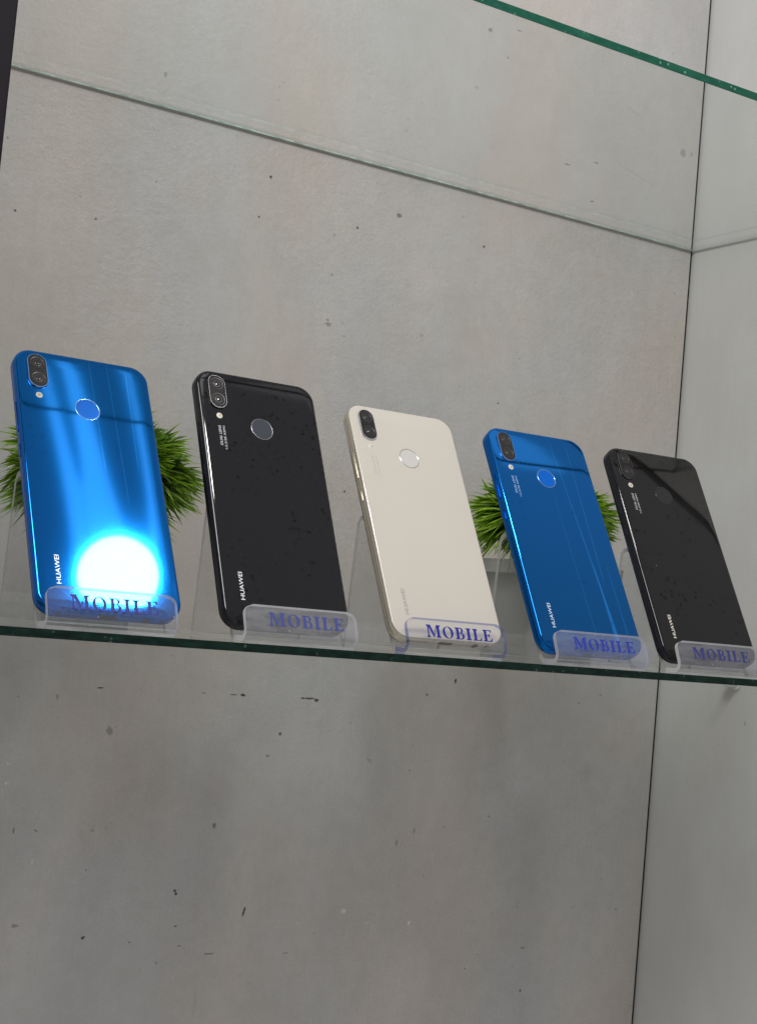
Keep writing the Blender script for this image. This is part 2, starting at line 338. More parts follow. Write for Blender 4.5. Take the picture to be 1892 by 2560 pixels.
shelf('glass_shelf', 0, YW-1.0, -4.1, 0, -120, XR-.6, MAT['glass'], MAT['edge'], MAT['edge_back'], 'clear glass shelf with front edge in shaded green, carrying the five phones')
shelf('glass_shelf', -11.5, YW-1.0, HU, HU+4.6, -20, XR-.6, MAT['glass_up'], MAT['edge_up'], MAT['edge_back'], 'empty upper glass shelf with front edge in lit green, above the phones')

# small clear peg under the lower shelf
def peg(y, z, label):
    o = empty('shelf_support', Matrix.Translation((XR*S, y*S, z*S)), label, 'shelf support', 'shelf pegs on the right side board')
    bm = bmesh.new()
    outl = [[(x, r*math.cos(a*math.pi/12), r*math.sin(a*math.pi/12)) for a in range(24)] for x, r in ((0, 4.4), (-10.5, 4.4), (-11.5, 3.4))]
    rings(bm, outl); link_bm('peg', bm, MAT['pegm'], o, True, sharp=40)
    bm = bmesh.new()
    outl = [[(x, r*math.cos(a*math.pi/12), r*math.sin(a*math.pi/12)) for a in range(24)] for x, r in ((0, 6.5), (-1.6, 6.5), (-2.2, 5.8))]
    rings(bm, outl); link_bm('collar', bm, MAT['pegm'], o, True, sharp=40)
MAT['pegm'] = simple('milky_plastic', (.62, .62, .6), .3)
peg(186.6, -9.0, 'milky plastic peg under the lower glass shelf on the right side board')

# ---------------------------------------------------------------- lettering
def text_mesh(name, body, size, mat, parent, loc, rotz=0, width=None, bold=0.0, z=0.0, align='LEFT', shear=0):
    cu = bpy.data.curves.new(name, 'FONT'); cu.body = body; cu.size = size; cu.offset = bold; cu.shear = shear
    cu.extrude = .02; cu.align_x = align; cu.resolution_u = 4
    o = bpy.data.objects.new(name, cu); COL.objects.link(o)
    dg = bpy.context.evaluated_depsgraph_get(); dg.update()
    me = bpy.data.meshes.new_from_object(o.evaluated_get(dg)); bpy.data.objects.remove(o); me.name = name
    xs = [v.co.x for v in me.vertices]; k = (width/(max(xs)-min(xs))) if width else 1
    x0 = min(xs) if align == 'LEFT' else 0
    for v in me.vertices: v.co.x = (v.co.x-x0)*k
    M = Matrix.Translation((loc[0], loc[1], z)) @ Matrix.Rotation(rotz, 4, 'Z')
    for v in me.vertices: v.co = (M @ v.co)*S
    me.materials.clear(); me.materials.append(mat)
    ob = bpy.data.objects.new(name, me); COL.objects.link(ob); ob.parent = parent
    return ob
def serif_letters(word, widths, H, gap):
    """Roman capitals as closed outlines (list of rings per letter, first outer then holes), unit mm"""
    T = .215*H; t_ = .075*H; sr = .085*H     # stem, hairline, serif overhang
    def stem_poly(x, w=T): return [(x-sr, 0), (x+w+sr, 0), (x+w+sr, t_), (x+w, t_*2), (x+w, H-t_*2), (x+w+sr, H-t_), (x+w+sr, H), (x-sr, H), (x-sr, H-t_), (x, H-t_*2), (x, t_*2), (x-sr, t_)]
    def ell(cx, cy, rx, ry, rot=0, n=36):
        o = []
        for k in range(n):
            a = 2*math.pi*k/n; x, y = rx*math.cos(a), ry*math.sin(a)
            o.append((cx+x*math.cos(rot)-y*math.sin(rot), cy+x*math.sin(rot)+y*math.cos(rot)))
        return o
    out = []; x = 0
    for ch, W in zip(word, widths):
        if ch == 'I': R = [stem_poly(sr)]; W = T+2*sr
        elif ch == 'L':
            a = sr; R = [[(0, 0), (W, 0), (W+.02*H, .27*H), (W-.05*H, .27*H), (W-.12*H, .08*H), (W-.25*H, t_), (a+T, t_), (a+T, H-t_*2), (a+T+sr, H-t_), (a+T+sr, H), (0, H), (0, H-t_), (a, H-t_*2), (a, t_*2), (0, t_)]]
        elif ch == 'E':
            a = sr; m = .52*H
            R = [[(0, 0), (W, 0), (W+.03*H, .28*H), (W-.03*H, .28*H), (W-.11*H, .1*H), (W-.25*H, t_), (a+T, t_), (a+T, m-t_/2), (W-.28*H, m-t_/2), (W-.22*H, m-.13*H), (W-.16*H, m-.13*H), (W-.16*H, m+.15*H), (W-.22*H, m+.15*H), (W-.28*H, m+t_/2), (a+T, m+t_/2), (a+T, H-t_), (W-.25*H, H-t_), (W-.12*H, H-.09*H), (W-.06*H, H-.23*H), (W, H-.23*H), (W-.02*H, H), (0, H), (0, H-t_), (a, H-t_*2), (a, t_*2), (0, t_)]]
        elif ch == 'O':
            R = [ell(W/2, H/2, W/2, H/2*1.03), ell(W/2, H/2, W/2-T*.95, H/2*.93, .12)[::-1]]
        elif ch == 'B':
            a = sr; m = .53*H; o = [(0, 0), (a, 0)]
            n = 14; r2 = m/2+t_/4; cx2 = W-r2*1.0
            for k in range(n+1):
                an = -math.pi/2+math.pi*k/n; o.append((cx2+r2*1.0*math.cos(an), r2+r2*math.sin(an)))
            r1 = (H-m)/2; cx1 = W-.07*H-r1*1.05
            for k in range(1, n+1):
                an = -math.pi/2+math.pi*k/n
                if k == 1: continue
                o.append((cx1+r1*1.05*math.cos(an), m+r1+r1*math.sin(an)))
            o += [(0, H), (0, H-t_), (a, H-t_*2), (a, t_*2), (0, t_)]
            h2 = [(a+T, t_), (a+T, m-t_*.5)] + [(cx2-.02*H+(r2-T*.72)*math.cos(math.pi/2-math.pi*k/n), (m+t_*.5)/2+((m-t_*1.5)/2)*math.sin(math.pi/2-math.pi*k/n)) for k in range(n+1)]
            h1 = [(a+T, m+t_*.6), (a+T, H-t_)][::-1]
            h1 = [(a+T, m+t_*.6), (a+T, H-t_)] + [(cx1+(r1*1.05-T*.75)*math.cos(math.pi/2-math.pi*k/n), (m+t_*.6+H-t_)/2+((H-m-t_*1.6)/2)*math.sin(math.pi/2-math.pi*k/n)) for k in range(n+1)]
            R = [o, h2, h1]
        elif ch == 'M':
            a = sr; h = t_*1.4; b = W-sr-T
            R = [[(0, 0), (a+h+sr, 0), (a+h+sr, t_), (a+h, t_*2), (a+h, H*.80), (W*.48, 0), (W*.52, 0), (b, H*.84), (b, t_*2), (b-sr*.7, t_), (b-sr*.7, 0), (W, 0), (W, t_), (b+T, t_*2), (b+T, H-t_*2), (W, H-t_), (W, H), (b-.02*H, H), (W*.54, H*.26), (a+T*1.15, H), (0, H), (0, H-t_), (a, H-t_*2.2), (a, t_*2), (0, t_)]]
        out.append([[(px+x, py) for px, py in r] for r in R]); x += W+gap
    return out, x-gap
def serif_text(name, mat, parent, x0, y0, z, width, H, big_first=1.05):
    widths = [1.0*H*1.12, .86*H, .72*H, .3*H, .68*H, .70*H]
    L, tw = serif_letters('MOBILE', widths, H, .17*H)
    cu = bpy.data.curves.new(name, 'CURVE'); cu.dimensions = '2D'; cu.fill_mode = 'BOTH'; cu.extrude = .03
    for li, letter in enumerate(L):
        for ring in letter:
            sp = cu.splines.new('POLY'); sp.points.add(len(ring)-1); sp.use_cyclic_u = True
            for p, (px, py) in zip(sp.points, ring):
                q = py*(big_first if li == 0 else 1.0)
                p.co = (px*width/tw, q, 0, 1)
    o = bpy.data.objects.new(name, cu); COL.objects.link(o)
    dg = bpy.context.evaluated_depsgraph_get(); dg.update()
    me = bpy.data.meshes.new_from_object(o.evaluated_get(dg)); bpy.data.objects.remove(o); me.name = name
    for v in me.vertices: v.co = Vector((v.co.x+x0, v.co.y+y0, v.co.z+z))
    return me

# ---------------------------------------------------------------- phones
PW, PH, PT = 71.2, 148.6, 7.4
def frame_matrix(x, y, z, yaw, tilt):
    u = Vector((math.cos(yaw), math.sin(yaw), 0)); h = Vector((-math.sin(yaw), math.cos(yaw), 0))
    v = Vector((0, 0, 1))*math.cos(tilt)+h*math.sin(tilt); n = u.cross(v)
    return Matrix(((u.x, v.x, n.x, x*S), (u.y, v.y, n.y, y*S), (u.z, v.z, n.z, z*S), (0, 0, 0, 1)))
def back_blue(name, lines, seedless, lo, hi):
    m, t, out = material(name)
    tcn = t.node('ShaderNodeTexCoord'); O = tcn.outputs['Object']; s = t.node('ShaderNodeSeparateXYZ'); t.put(s.inputs[0], O)
    u, v = t.m('MULTIPLY', s.outputs[0], 1000), t.m('MULTIPLY', s.outputs[1], 1000)
    k = None
    for (u0, v0, u1, v1, w0, w1, a) in lines:       # bright light streaks along the film, painted lighter into the blue, from (u0,v0) to (u1,v1)
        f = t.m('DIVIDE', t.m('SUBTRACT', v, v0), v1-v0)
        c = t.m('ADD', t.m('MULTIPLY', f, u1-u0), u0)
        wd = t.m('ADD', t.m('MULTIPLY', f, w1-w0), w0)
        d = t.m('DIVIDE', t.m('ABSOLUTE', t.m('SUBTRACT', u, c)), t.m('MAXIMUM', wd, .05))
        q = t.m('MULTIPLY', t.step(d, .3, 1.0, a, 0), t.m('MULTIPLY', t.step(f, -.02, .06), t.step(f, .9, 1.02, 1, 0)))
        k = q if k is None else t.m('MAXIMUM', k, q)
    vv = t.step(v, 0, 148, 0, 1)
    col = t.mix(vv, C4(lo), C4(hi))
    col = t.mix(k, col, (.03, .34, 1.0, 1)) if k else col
    sm = t.step(t.noise(O, 190, 3, .6), .63, .72)
    sm = t.m('MULTIPLY', sm, t.step(t.noise(O, 30, 2), .45, .62))
    col = t.mix(t.m('MULTIPLY', sm, .35), col, C4((lo[0], lo[1]*.5, lo[2]*.5)))
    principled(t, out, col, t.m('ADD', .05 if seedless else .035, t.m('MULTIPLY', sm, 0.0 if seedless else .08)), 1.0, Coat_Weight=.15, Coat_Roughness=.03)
    return m
def back_black(name, base, seed):
    m, t, out = material(name)
    tcn = t.node('ShaderNodeTexCoord'); O = t.mapping(tcn.outputs['Object'], loc=(seed, seed*.7, 0))
    wob = t.node('ShaderNodeVectorMath', operation='MULTIPLY_ADD'); t.put(wob.inputs[0], t.noise(O, 900, 3, .6, 1)); wob.inputs[1].default_value = (.004,)*3; t.put(wob.inputs[2], O); Ow = wob.outputs[0]
    a = t.step(t.noise(O, 260, 3, .6), .58, .68); cl = t.step(t.noise(O, 34, 3), .44, .56)
    v = t.vor(Ow, 210); cs = t.node('ShaderNodeSeparateColor'); t.put(cs.inputs[0], v.outputs['Color'])
    dots = t.m('MULTIPLY', t.step(v.outputs['Distance'], .14, .3, 1, 0), t.m('GREATER_THAN', cs.outputs[0], .5))
    k = t.m('MULTIPLY', t.m('MAXIMUM', t.m('MULTIPLY', a, .6), dots), cl)
    v2 = t.vor(O, 150); c2 = t.node('ShaderNodeSeparateColor'); t.put(c2.inputs[0], v2.outputs['Color'])
    dust = t.m('MULTIPLY', t.step(v2.outputs['Distance'], .03, .07, 1, 0), t.m('GREATER_THAN', c2.outputs[1], .93))
    col = t.mix(k, C4(base), (.002, .002, .002, 1)); col = t.mix(t.m('MULTIPLY', dust, .6), col, (.4, .4, .4, 1))
    film = t.step(t.noise(t.mapping(O, scale=(1, .5, 1)), 26, 3), .45, .8)
    b = principled(t, out, col, t.m('ADD', .035, t.m('MULTIPLY', film, .03)), 0, **{'Specular_IOR_Level': t.m('SUBTRACT', .5, t.m('MULTIPLY', k, .24))})
    return m
MB = {
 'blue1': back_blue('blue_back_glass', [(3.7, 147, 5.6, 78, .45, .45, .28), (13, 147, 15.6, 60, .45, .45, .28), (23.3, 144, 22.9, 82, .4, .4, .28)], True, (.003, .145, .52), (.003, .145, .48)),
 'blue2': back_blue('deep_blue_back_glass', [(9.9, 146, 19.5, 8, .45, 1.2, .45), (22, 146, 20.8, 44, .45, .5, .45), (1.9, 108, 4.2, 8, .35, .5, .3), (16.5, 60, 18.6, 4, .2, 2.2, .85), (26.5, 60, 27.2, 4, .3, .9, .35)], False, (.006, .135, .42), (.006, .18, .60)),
 'black1': back_black('black_back_glass', (.004, .0035, .005), .3),
 'black2': back_black('warm_black_back_glass', (.0035, .003, .003), 1.9),
}
def pearl():
    m, t, out = material('pearl_gold_back_glass')
    tcn = t.node('ShaderNodeTexCoord'); O = tcn.outputs['Object']; s = t.node('ShaderNodeSeparateXYZ'); t.put(s.inputs[0], O)
    col = t.mix(t.noise(O, 22, 2), (.55, .51, .45, 1), (.60, .555, .495, 1))
    principled(t, out, col, .16, 0, Coat_Weight=.6, Coat_Roughness=.02, Sheen_Weight=.0)
    return m
MB['pearl'] = pearl()
MF = {'blue': simple('blue_metal_frame', (.006, .11, .42), .16, 1.0), 'dblue': simple('bright_blue_metal_frame', (.005, .15, .55), .13, 1.0),
      'black': simple('black_metal_frame', (.02, .021, .030), .16, .6), 'gold': simple('champagne_metal_frame', (.66, .60, .50), .22, .85)}
MAT['seam'] = simple('dark_seam', (.012, .012, .016), .5)
MAT['screen'] = simple('screen_glass', (.005, .005, .006), .03)
MAT['lensblk'] = simple('lens_black', (.010, .007, .007), .10)
MAT['lensin'] = simple('lens_inner_ring', (.03, .028, .027), .3)
MAT['lensglass'] = simple('lens_coated_glass', (.05, .05, .05), .04, .5)
MAT['silver'] = simple('polished_steel_ring', (.62, .64, .68), .18, 1.0)
MAT['bluering'] = simple('blue_steel_ring', (.25, .42, .72), .2, 1.0)
MAT['dring'] = simple('dark_steel_ring', (.16, .16, .17), .25, 1.0)
MAT['dring2'] = simple('grey_steel_ring', (.14, .145, .15), .3, 1.0)
MAT['flashm'] = simple('flash_lens', (.60, .58, .53), .3)
MAT['flashled'] = simple('flash_led', (.45, .36, .15), .4)
MAT['port'] = simple('port_dark', (.03, .027, .025), .5)
INK = {'silver': simple('silver_ink', (.62, .66, .74), .35, .3), 'white': simple('white_ink', (.80, .80, .82), .4), 'grey': simple('grey_ink', (.30, .29, .28), .4),
       'pale': simple('pale_blue_ink', (.62, .70, .85), .4), 'cream': simple('cream_ink', (.80, .76, .68), .4), 'dim': simple('dim_ink', (.28, .45, .75), .4), 'dimg': simple('dim_grey_ink', (.47, .44, .40), .4), 'soft': simple('soft_grey_ink', (.5, .5, .52), .4)}

def outline(inset, z, n=12, yoff=PH/2, R=9.6, w=PW, h=PH):
    return [(x, y+yoff, z) for x, y in rr(w-2*inset, h-2*inset, max(R-inset, .5), n)]
EDGE = [(1.5, 1.05), (1.7, 1.05), (.8, .5), (.9, .6), (1.6, 1.0)]
def disc(cx, cy, prof, n=36, sx=1, sy=1):
    """prof: list of (radius, z)"""
    return [[(cx+r*sx*math.cos(2*math.pi*k/n), cy+r*sy*math.sin(2*math.pi*k/n), z) for k in range(n)] for r, z in prof]
def make_phone(i, x, y, yaw, tilt, label, mb, mf, ring, fpm, fpring, ink, ink2, dual, uport):
    root = empty('smartphone', frame_matrix(x, y, 4.34, yaw, tilt), label, 'smartphone', 'smartphones leaning in the clear stands')
    # back cover with curved edge
    bm = bmesh.new()
    ew, eh = EDGE[i]
    prof = [(.3+ew+.4, 7.40)]
    for k in range(0, 9):
        a = math.pi/2*k/8
        prof.append((.3+ew*(1-math.sin(a)), 7.4-eh+(eh-.01)*(math.cos(a)**.9 if k < 8 else 0)))
    prof.append((.8, 7.4-eh-.12))
    inner = [outline(9, 7.42), outline(5, 7.41)]
    rings(bm, inner+[outline(a, z) for a, z in prof], cap0=True, cap1=False)
    link_bm('back_panel', bm, mb, root, True, sharp=50)
    # seam
    bm = bmesh.new(); rings(bm, [outline(.62, 7.4-eh-.1), outline(.55, .9)], cap0=False, cap1=False)
    link_bm('seam', bm, MAT['seam'], root, True)
    # metal frame: two bright chamfers round a bulged band
    bm = bmesh.new()
    ft = 7.4-eh-.18
    pf = [(.75, ft), (.26, ft-.02), (.08, ft-.3), (.08, ft-.75), (.38, ft-1.1), (.04, ft-1.5), (0, ft-2.0), (0, 2.5), (.06, 2.1), (.38, 1.75), (.12, 1.4), (.35, 1.12), (.8, 1.08)]
    rings(bm, [outline(a, z) for a, z in pf], cap0=False, cap1=False)
    link_bm('frame', bm, mf, root, True, sharp=28)
    bm = bmesh.new()
    pf = [(.7, 1.04), (.34, .98), (.30, .8), (.6, .35), (1.2, .08), (2.2, 0)]
    rings(bm, [outline(a, z) for a, z in pf], cap0=False, cap1=True)
    link_bm('screen', bm, MAT['screen'], root, True, sharp=50)
    # camera module
    cx, cy, cw, chh = -24.3, 135.0, 9.8, 20.2
    cm = None
    bm = bmesh.new()
    O = lambda w, h, z: [(px+cx, py+cy, z) for px, py in rr(w, h, w/2-.01, 12)]
    rings(bm, [O(cw+.5, chh+.5, 7.3), O(cw+.3, chh+.3, 8.15), O(cw-.05, chh-.05, 8.42), O(cw-.5, chh-.5, 8.42), O(cw-.65, chh-.65, 8.2)], cap0=False, cap1=False)
    cm = link_bm('camera_ring', bm, ring, root, True, sharp=45)
    bm = bmesh.new(); rings(bm, [O(cw-.6, chh-.6, 7.9), O(cw-.8, chh-.8, 8.28)], cap0=True, cap1=True)
    link_bm('camera_cover', bm, MAT['lensblk'], cm, False)
    for q, (ly, ro) in enumerate(((cy+4.9, 3.6), (cy-4.7, 3.6))):
        bm = bmesh.new(); rings(bm, disc(cx+.15, ly, [(ro, 8.28), (ro, 8.40), (ro-.35, 8.40), (ro-.55, 8.31)]), cap0=False, cap1=False)
        rings(bm, disc(cx+.15, ly, [(ro-1.35, 8.31), (ro-1.45, 8.36), (ro-1.85, 8.34)]), cap0=False, cap1=False)
        link_bm('lens_ring', bm, MAT['lensin'], cm, True, sharp=30)
        bm = bmesh.new(); rings(bm, disc(cx+.15, ly, [(1.3, 8.29), (1.2, 8.36), (.8, 8.42), (.3, 8.45)]), cap0=False, cap1=True)
        link_bm('lens', bm, MAT['lensglass'], cm, True)
    # flash
    bm = bmesh.new(); rings(bm, disc(-24.5, 120.5, [(1.75, 7.42), (1.65, 7.50), (1.25, 7.53)], 24), cap0=False, cap1=True)
    fl = link_bm('flash', bm, MAT['flashm'], root, True, sharp=40)
    bm = bmesh.new(); rings(bm, disc(-24.4, 120.45, [(.75, 7.55), (.6, 7.60)], 16), cap0=False, cap1=True)
    link_bm('flash_led', bm, MAT['flashled'], fl, True)
    # fingerprint reader: ring, dark groove, dished pad
    bm = bmesh.new(); rings(bm, disc(0, 116, [(6.55, 7.425), (6.45, 7.50), (6.15, 7.50), (6.0, 7.43)], 48), cap0=False, cap1=False)
    fr = link_bm('fingerprint_ring', bm, fpring, root, True, sharp=40)
    bm = bmesh.new(); rings(bm, disc(0, 116, [(6.05, 7.43), (5.8, 7.438), (4.5, 7.434), (2.5, 7.43)], 48), cap0=False, cap1=True)
    link_bm('fingerprint_pad', bm, fpm, fr, True)
    # lettering, reading upwards along the left side
    text_mesh('brand_lettering', 'HUAWEI', 3.2, ink, root, (-23.4, 13.9), math.pi/2, 15.3, .02, 7.445)
    if dual:
        text_mesh('lens_lettering', 'DUAL LENS', 2.1, ink2, root, (-24.5, 102.4), math.pi/2, 12.0, .025, 7.44, shear=.12)
        text_mesh('lens_lettering', '1:2.2/28 ASPH', 1.75, ink2, root, (-22.2, 100.3), math.pi/2, 14.1, .015, 7.44)
    # side keys on the left edge
    for nm, v0, v1 in (('volume_button', 99.2, 117.0), ('power_button', 84.4, 92.0)):
        bm = bmesh.new(); hl = (v1-v0)/2
        def ko(xx, g): return [(xx, a+(v0+v1)/2, b+3.6) for a, b in rr(2*hl-2*g, 1.9-2*g, .94-g, 5)]
        rings(bm, [ko(-PW/2+.3, 0), ko(-PW/2-.24, 0), ko(-PW/2-.36, .12)], cap0=False, cap1=True)
        link_bm(nm, bm, mf, root, True, sharp=40)
    # bottom edge: port, loudspeaker slots, audio jack, microphone
    def bo(cx_, w_, h_, yy): return [(a+cx_, yy, b+3.6) for a, b in rr(w_, h_, h_/2-.01, 6)]
    bm = bmesh.new(); rings(bm, [bo(-1.5, 9.4, 3.0, .05), bo(-1.5, 9.4, 3.0, -.03), bo(-1.5, 8.8, 2.5, -.04)], cap0=False, cap1=True)
    link_bm('charging_port', bm, MAT['port'], root)
    bm = bmesh.new(); rings(bm, [bo(17.8, 3.9, 3.88, .05), bo(17.8, 3.9, 3.88, -.04)], cap0=False, cap1=True)
    link_bm('audio_jack', bm, MAT['port'], root)
    bm = bmesh.new()
    for k in range(8): rings(bm, [bo(-24+k*1.6, 1.0, .98, .05), bo(-24+k*1.6, 1.0, .98, -.03)], cap0=False, cap1=True)
    link_bm('speaker_grille', bm, MAT['port'], root)
    # antenna breaks on the bottom band
    for ax in (-25.2, 25.2):
        bm = bmesh.new(); box(bm, ax-.5, ax+.5, -.02, .3, 2.0, 5.1)
        link_bm('antenna_break', bm, MAT['seam'], root)
    return root

FPB = simple('fingerprint_pad_blue', (.0, .09, .42), .3, .7)
FPD = simple('fingerprint_pad_deep_blue', (.0, .17, .8), .28, .7)
FPK = simple('fingerprint_pad_worn_grey', (.02, .026, .04), .5, 0, **{'Specular_IOR_Level': .3})
FPX = simple('fingerprint_pad_black', (.012, .012, .013), .2)
FPW = simple('fingerprint_pad_pale', (.55, .53, .50), .3)
PH5 = [(126.50, 21.45, -.0006, .5499), (224.41, 31.46, -.0051, .4715), (323.90, 34.76, -.0065, .5226), (410.61, 18.20, -.0328, .5425), (503.72, 21.30, -.0642, .5289)]
spec = [
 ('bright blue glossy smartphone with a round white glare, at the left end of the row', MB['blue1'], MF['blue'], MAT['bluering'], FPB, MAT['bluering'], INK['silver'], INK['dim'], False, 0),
 ('black glossy smartphone with a pale round fingerprint pad, between the blue and the cream phone', MB['black1'], MF['black'], MAT['dring2'], FPK, MAT['dring'], INK['white'], INK['soft'], True, 0),
 ('cream white smartphone with gold frame in the middle of the row', MB['pearl'], MF['gold'], MAT['silver'], FPW, MAT['silver'], INK['grey'], INK['dimg'], True, 0),
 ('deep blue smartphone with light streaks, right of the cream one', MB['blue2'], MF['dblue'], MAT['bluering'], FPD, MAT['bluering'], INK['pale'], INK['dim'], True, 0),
 ('black smartphone with a black fingerprint pad, at the right end of the row', MB['black2'], MF['black'], MAT['dring'], FPX, MAT['lensblk'], INK['cream'], INK['soft'], True, 0)]
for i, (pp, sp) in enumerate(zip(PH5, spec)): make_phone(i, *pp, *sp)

# ---------------------------------------------------------------- acrylic stands
def stand_path(tilt):
    """midline of the bent sheet in the (y, z) plane of the stand, phone foot at (0, 4.46); y runs to the back"""
    st, ct = math.sin(tilt), math.cos(tilt)
    def L(off, v): return Vector((v*st-off*ct, 4.34+v*ct+off*st))    # phone coordinates to stand y, z
    th = 2.6
    top = L(-1.6, 92); bot = L(-1.6, -2.2); bot.y = max(bot.y, 0)
    lipb = L(13.6, -9.5); lipt = L(13.6, 8.4)
    foot = Vector((L(-1.6, 92).x+5, th/2))
    floor_back = Vector((L(-1.6, 0).x-1.0, th/2+.1)); floor_front = Vector((L(13.6, -8).x+.5, th/2+.1))
    pts = [lipt, floor_front, floor_back, top, foot]; radii = [0, 4.0, 3.0, 5.0, 0]
    path = []
    for k, (p, r) in enumerate(zip(pts, radii)):
        if r == 0: path.append(p.copy()); continue
        a = (pts[k-1]-p).normalized(); b = (pts[k+1]-p).normalized()
        ang = a.angle(b); d = r/math.tan(ang/2); cen = p+(a+b).normalized()*(r/math.sin(ang/2))
        p0, p1 = p+a*d, p+b*d
        a0 = math.atan2(p0.y-cen.y, p0.x-cen.x); a1 = math.atan2(p1.y-cen.y, p1.x-cen.x)
        da = (a1-a0+math.pi) % (2*math.pi)-math.pi
        for j in range(9): q = a0+da*j/8; path.append(cen+Vector((math.cos(q), math.sin(q)))*r)
    # densify
    out = [path[0]]
    for p, q in zip(path, path[1:]):
        n = max(1, int((q-p).length/1.2)) if len(out) < 16 else 1
        for j in range(1, n+1): out.append(p.lerp(q, j/n))
    return out, th
def make_stand(i, x, y, yaw, tilt, du, face, lip, edge, ink, label, tu):
    u = Vector((math.cos(yaw), math.sin(yaw)))
    ox, oy = x+u.x*du, y+u.y*du
    M = Matrix.Translation((ox*S, oy*S, 0)) @ Matrix.Rotation(yaw, 4, 'Z')
    root = empty('phone_stand', M, label, 'phone stand', 'clear acrylic phone stands')
    path, th = stand_path(tilt)
    HW = 31.5; n = len(path)
    bm = bmesh.new(); sec = []; s_acc = 0; acc = [0]
    for a, b in zip(path, path[1:]): s_acc += (b-a).length; acc.append(s_acc)
    for k, p in enumerate(path):
        tv = (path[min(k+1, n-1)]-path[max(k-1, 0)]).normalized(); nv = Vector((-tv.y, tv.x))
        R = 4.8; d = acc[k]; hw = HW
        if d < R: hw = HW-R+math.sqrt(max(R*R-(R-d)**2, 0))
        e = s_acc-d
        a_, b_ = p+nv*th/2, p-nv*th/2
        sec.append([bm.verts.new((sx_*hw, q.x, q.y)) for sx_, q in ((-1, a_), (1, a_), (1, b_), (-1, b_))])
    lipn = next(k for k in range(n) if acc[k] > 21)
    for k in range(n-1):
        for j in range(4):
            f = bm.faces.new((sec[k][j], sec[k][(j+1) % 4], sec[k+1][(j+1) % 4], sec[k+1][j]))
            side = j in (1, 3)
            f.material_index = (3 if k < lipn else 1) if side else (2 if k < lipn else 0)
            if not side and 17.6 < acc[k] < 21.5: f.material_index = 4
    for e_ in (0, -1):
        f = bm.faces.new(sec[e_] if e_ else sec[e_][::-1]); f.material_index = 1 if e_ else 3
    link_bm('acrylic_sheet', bm, [face, AED['pale'], lip, edge, BEND], root, True, sharp=35)
    # printed word on the front of the lip
    me = serif_text('lip_lettering', ink, root, -20.2+tu, 0, 0, 42.0, 6.7)
    st, ct = math.sin(tilt), math.cos(tilt)
    def Lp(uu, off, v): return Vector((uu, v*st-off*ct, 4.34+v*ct+off*st))
    # direction along the lip face
    p0, p1 = path[0], path[min(8, n-1)]
    lipdir = (p0-p1).normalized(); nrm = Vector((-lipdir.y, lipdir.x))
    if nrm.x > 0: nrm = -nrm
    org = p0-lipdir*10.6+nrm*(th/2+.06)
    for v in me.vertices:
        q = org+lipdir*v.co.y+nrm*v.co.z
        v.co = Vector((v.co.x, q.x, q.y))*S
    me.materials.append(ink)
    o = bpy.data.objects.new('lip_lettering', me); COL.objects.link(o); o.parent = root
    return root
BEND = sheet_mat('lit_acrylic_bend', (.95, .95, .96), haze=.5, haze_col=(.85, .85, .87), scratch=True)  # white haze stands in for light refracted along the bend
CLR = sheet_mat('clear_acrylic', (.955, .96, .96), haze=.02)
AED = {'pale': sheet_mat('pale_acrylic_edge', (.9, .9, .88), haze=.85, haze_col=(.62, .62, .59)), 'blue': sheet_mat('blue_tinted_acrylic_edge', (.55, .58, .85), haze=.25, haze_col=(.2, .22, .55)),
       'vio': sheet_mat('cool_acrylic_edge', (.85, .86, .93), haze=.6, haze_col=(.74, .74, .80)), 'lite': sheet_mat('milky_acrylic_edge', (.95, .95, .95), haze=.85, haze_col=(.82, .82, .83))}
LIP = [sheet_mat('lip_clear_bluish', (.94, .95, 1.0), haze=.035, haze_col=(.74, .75, .82), scratch=True),
       sheet_mat('lip_cloudy', (.9, .9, .92), haze=.24, haze_col=(.68, .68, .71), scratch=True),
       sheet_mat('lip_clear', (.96, .96, .97), haze=.015),
       sheet_mat('lip_cloudy_blue', (.92, .93, 1.0), haze=.12, haze_col=(.66, .68, .76), scratch=True),
       sheet_mat('lip_cloudy_dark', (.86, .86, .88), haze=.20, haze_col=(.6, .6, .66), scratch=True)]
MINK = [simple('navy_print', (.008, .012, .2), .4), simple('faded_blue_print', (.04, .055, .25), .5), simple('blue_print', (.006, .012, .24), .4), simple('royal_blue_print', (.012, .03, .33), .45), simple('worn_blue_print', (.025, .03, .17), .5)]
sl = ['clear bluish acrylic stand holding the bright blue phone at the left end', 'clear stand with cloudy lip and faded lettering, holding the second phone from the left',
      'clear stand with clean see-through lip, holding the cream phone', 'clear stand with bluish cloudy lip, holding the deep blue phone', 'clear stand with cloudy lip, holding the black phone at the right end']
for i, pp in enumerate(PH5):
    make_stand(i, *pp, [-2.2, 3.2, 0, 0, 0][i], CLR, LIP[i], [AED['vio'], AED['lite'], AED['blue'], AED['vio'], AED['lite']][i], MINK[i], sl[i], [-.3, 1.6, .5, .5, -.5][i])

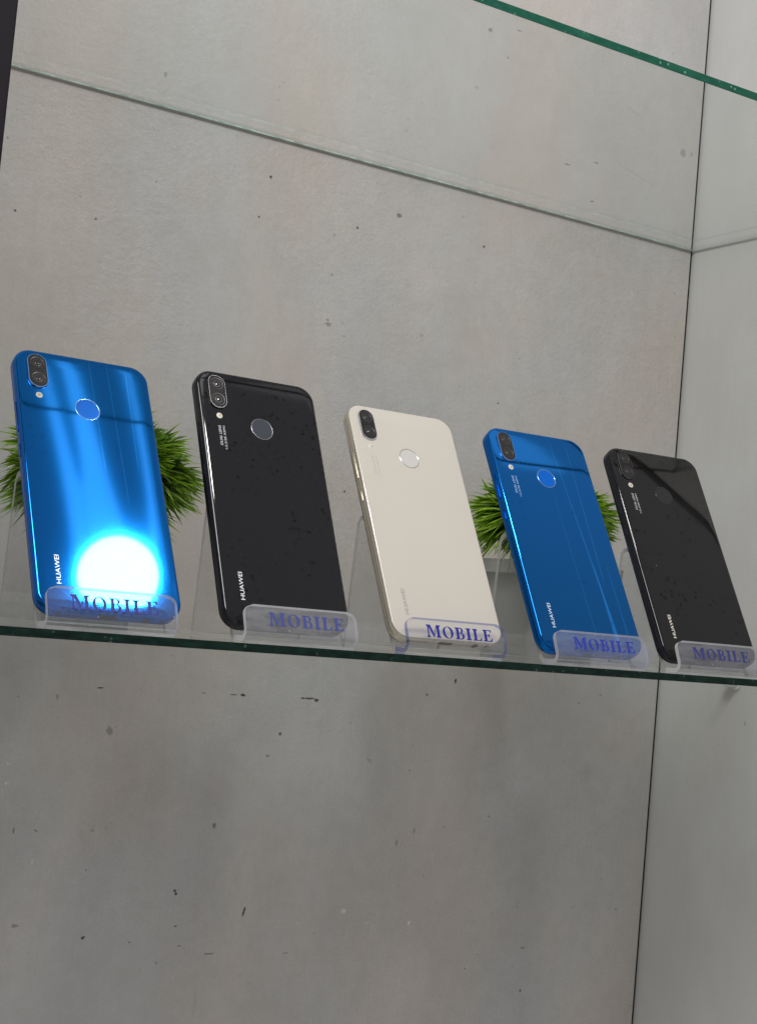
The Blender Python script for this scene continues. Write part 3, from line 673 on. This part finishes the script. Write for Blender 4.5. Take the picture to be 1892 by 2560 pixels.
# ---------------------------------------------------------------- potted grass balls
def leaf_mat():
    m, t, out = material('green_plastic_needles')
    at = t.node('ShaderNodeAttribute'); at.attribute_name = 'tone'; s = t.node('ShaderNodeSeparateColor'); t.put(s.inputs[0], at.outputs['Color'])
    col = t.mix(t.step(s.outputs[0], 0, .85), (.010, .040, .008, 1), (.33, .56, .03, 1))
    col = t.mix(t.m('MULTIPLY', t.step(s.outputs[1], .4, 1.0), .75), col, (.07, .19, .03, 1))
    b = principled(t, out, col, .42)
    tl = t.node('ShaderNodeBsdfTranslucent'); t.put(tl.inputs[0], t.mix(.3, col, (.2, .4, .03, 1)))
    mx = t.node('ShaderNodeMixShader'); mx.inputs[0].default_value = .36
    t.l.new(b.outputs[0], mx.inputs[1]); t.l.new(tl.outputs[0], mx.inputs[2]); t.l.new(mx.outputs[0], out.inputs[0])
    return m
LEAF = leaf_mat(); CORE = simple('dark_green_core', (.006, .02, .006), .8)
POT = simple('light_grey_pot', (.45, .45, .44), .45)
def plant(cx, cy, cz, rx, ry, rz, seed, label, potw, rimz, NC, LK, WK):
    rnd = random.Random(seed)
    root = empty('potted_grass', Matrix.Translation((cx*S, cy*S, 0)), label, 'potted plant', 'artificial grass balls in pots behind the phones')
    bm = bmesh.new(); cl = bm.loops.layers.color.new('tone')
    N = NC; ga = math.pi*(3-math.sqrt(5))
    for k in range(N):
        zz = 1-2*(k+.5)/N; rr_ = math.sqrt(1-zz*zz); a = ga*k+rnd.uniform(-.15, .15)
        d = Vector((rr_*math.cos(a), rr_*math.sin(a), zz+rnd.uniform(-.1, .1))).normalized()
        if d.z < -.80: continue
        c = Vector((d.x*rx*.60, d.y*ry*.60, cz+d.z*rz*.58))
        L0 = Vector((d.x*rx*.38, d.y*ry*.38, d.z*rz*.38)).length
        sprig = rnd.uniform(0, 1); ck = rnd.uniform(.7, 1.2); cb = Vector((rnd.gauss(0, .12), rnd.gauss(0, .12), rnd.uniform(-.25, .05)))
        if rnd.random() < .12: continue
        for j in range(34):
            dd = (d+Vector((rnd.gauss(0, .30), rnd.gauss(0, .30), rnd.gauss(0, .26)))).normalized()
            L = max(L0, 13)*rnd.uniform(.65, 1.08)*ck*LK
            side = dd.cross(Vector((rnd.gauss(0, 1), rnd.gauss(0, 1), rnd.gauss(0, 1)))).normalized()
            bend = (cb+Vector((0, 0, -1))*rnd.uniform(-.05, .30)+Vector((rnd.gauss(0, .1), rnd.gauss(0, .1), 0)))
            w0 = rnd.uniform(.75, 1.25)*WK; tone = rnd.uniform(-.15, .15)
            base = c+Vector((rnd.gauss(0, 1.5), rnd.gauss(0, 1.5), rnd.gauss(0, 1.5)))
            prev = None; nrm = dd.cross(side).normalized()
            K = 5
            for s_ in range(K+1):
                f = s_/K; p = base+dd*L*f+bend*L*f*f
                w_ = w0*(1-f**2.2)*(.55+.45*min(1, f*4)) + .03
                ri = [bm.verts.new(p+side*w_), bm.verts.new(p+nrm*w_*.35), bm.verts.new(p-side*w_)]
                if prev:
                    for a_, b_, c_, d_ in ((0, 1, 1, 0), (1, 2, 2, 1)):
                        fc = bm.faces.new((prev[a_], prev[b_], ri[c_], ri[d_]))
                        for lp in fc.loops:
                            ff = f if lp.vert in ri else (s_-1)/K
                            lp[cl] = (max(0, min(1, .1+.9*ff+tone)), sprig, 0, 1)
                prev = ri
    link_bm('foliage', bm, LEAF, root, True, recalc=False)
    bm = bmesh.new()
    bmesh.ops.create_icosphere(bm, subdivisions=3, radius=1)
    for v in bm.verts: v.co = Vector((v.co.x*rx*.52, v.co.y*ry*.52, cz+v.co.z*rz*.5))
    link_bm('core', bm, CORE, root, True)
    bm = bmesh.new(); hw = potw/2
    sq = lambda w_, z_: [(a, b, z_) for a, b in rr(w_, w_, 5, 5)]
    rings(bm, [sq(potw*.70, .2), sq(potw*.80, rimz-9), sq(potw*.82, rimz-8.9), sq(potw-1, rimz-8.7), sq(potw, rimz-.8), sq(potw-.8, rimz), sq(potw-5, rimz), sq(potw-6, rimz-5)])
    link_bm('pot', bm, POT, root, True, sharp=30)
plant(166, 155, 85, 62, 42, 41, 4, 'green artificial grass ball behind the bright blue phone at the left', 56, 52, 150, 1.0, 1.0)
plant(480, 155, 93, 56, 38, 33, 9, 'green artificial grass ball behind the deep blue phone', 78, 61, 105, 1.12, 1.25)
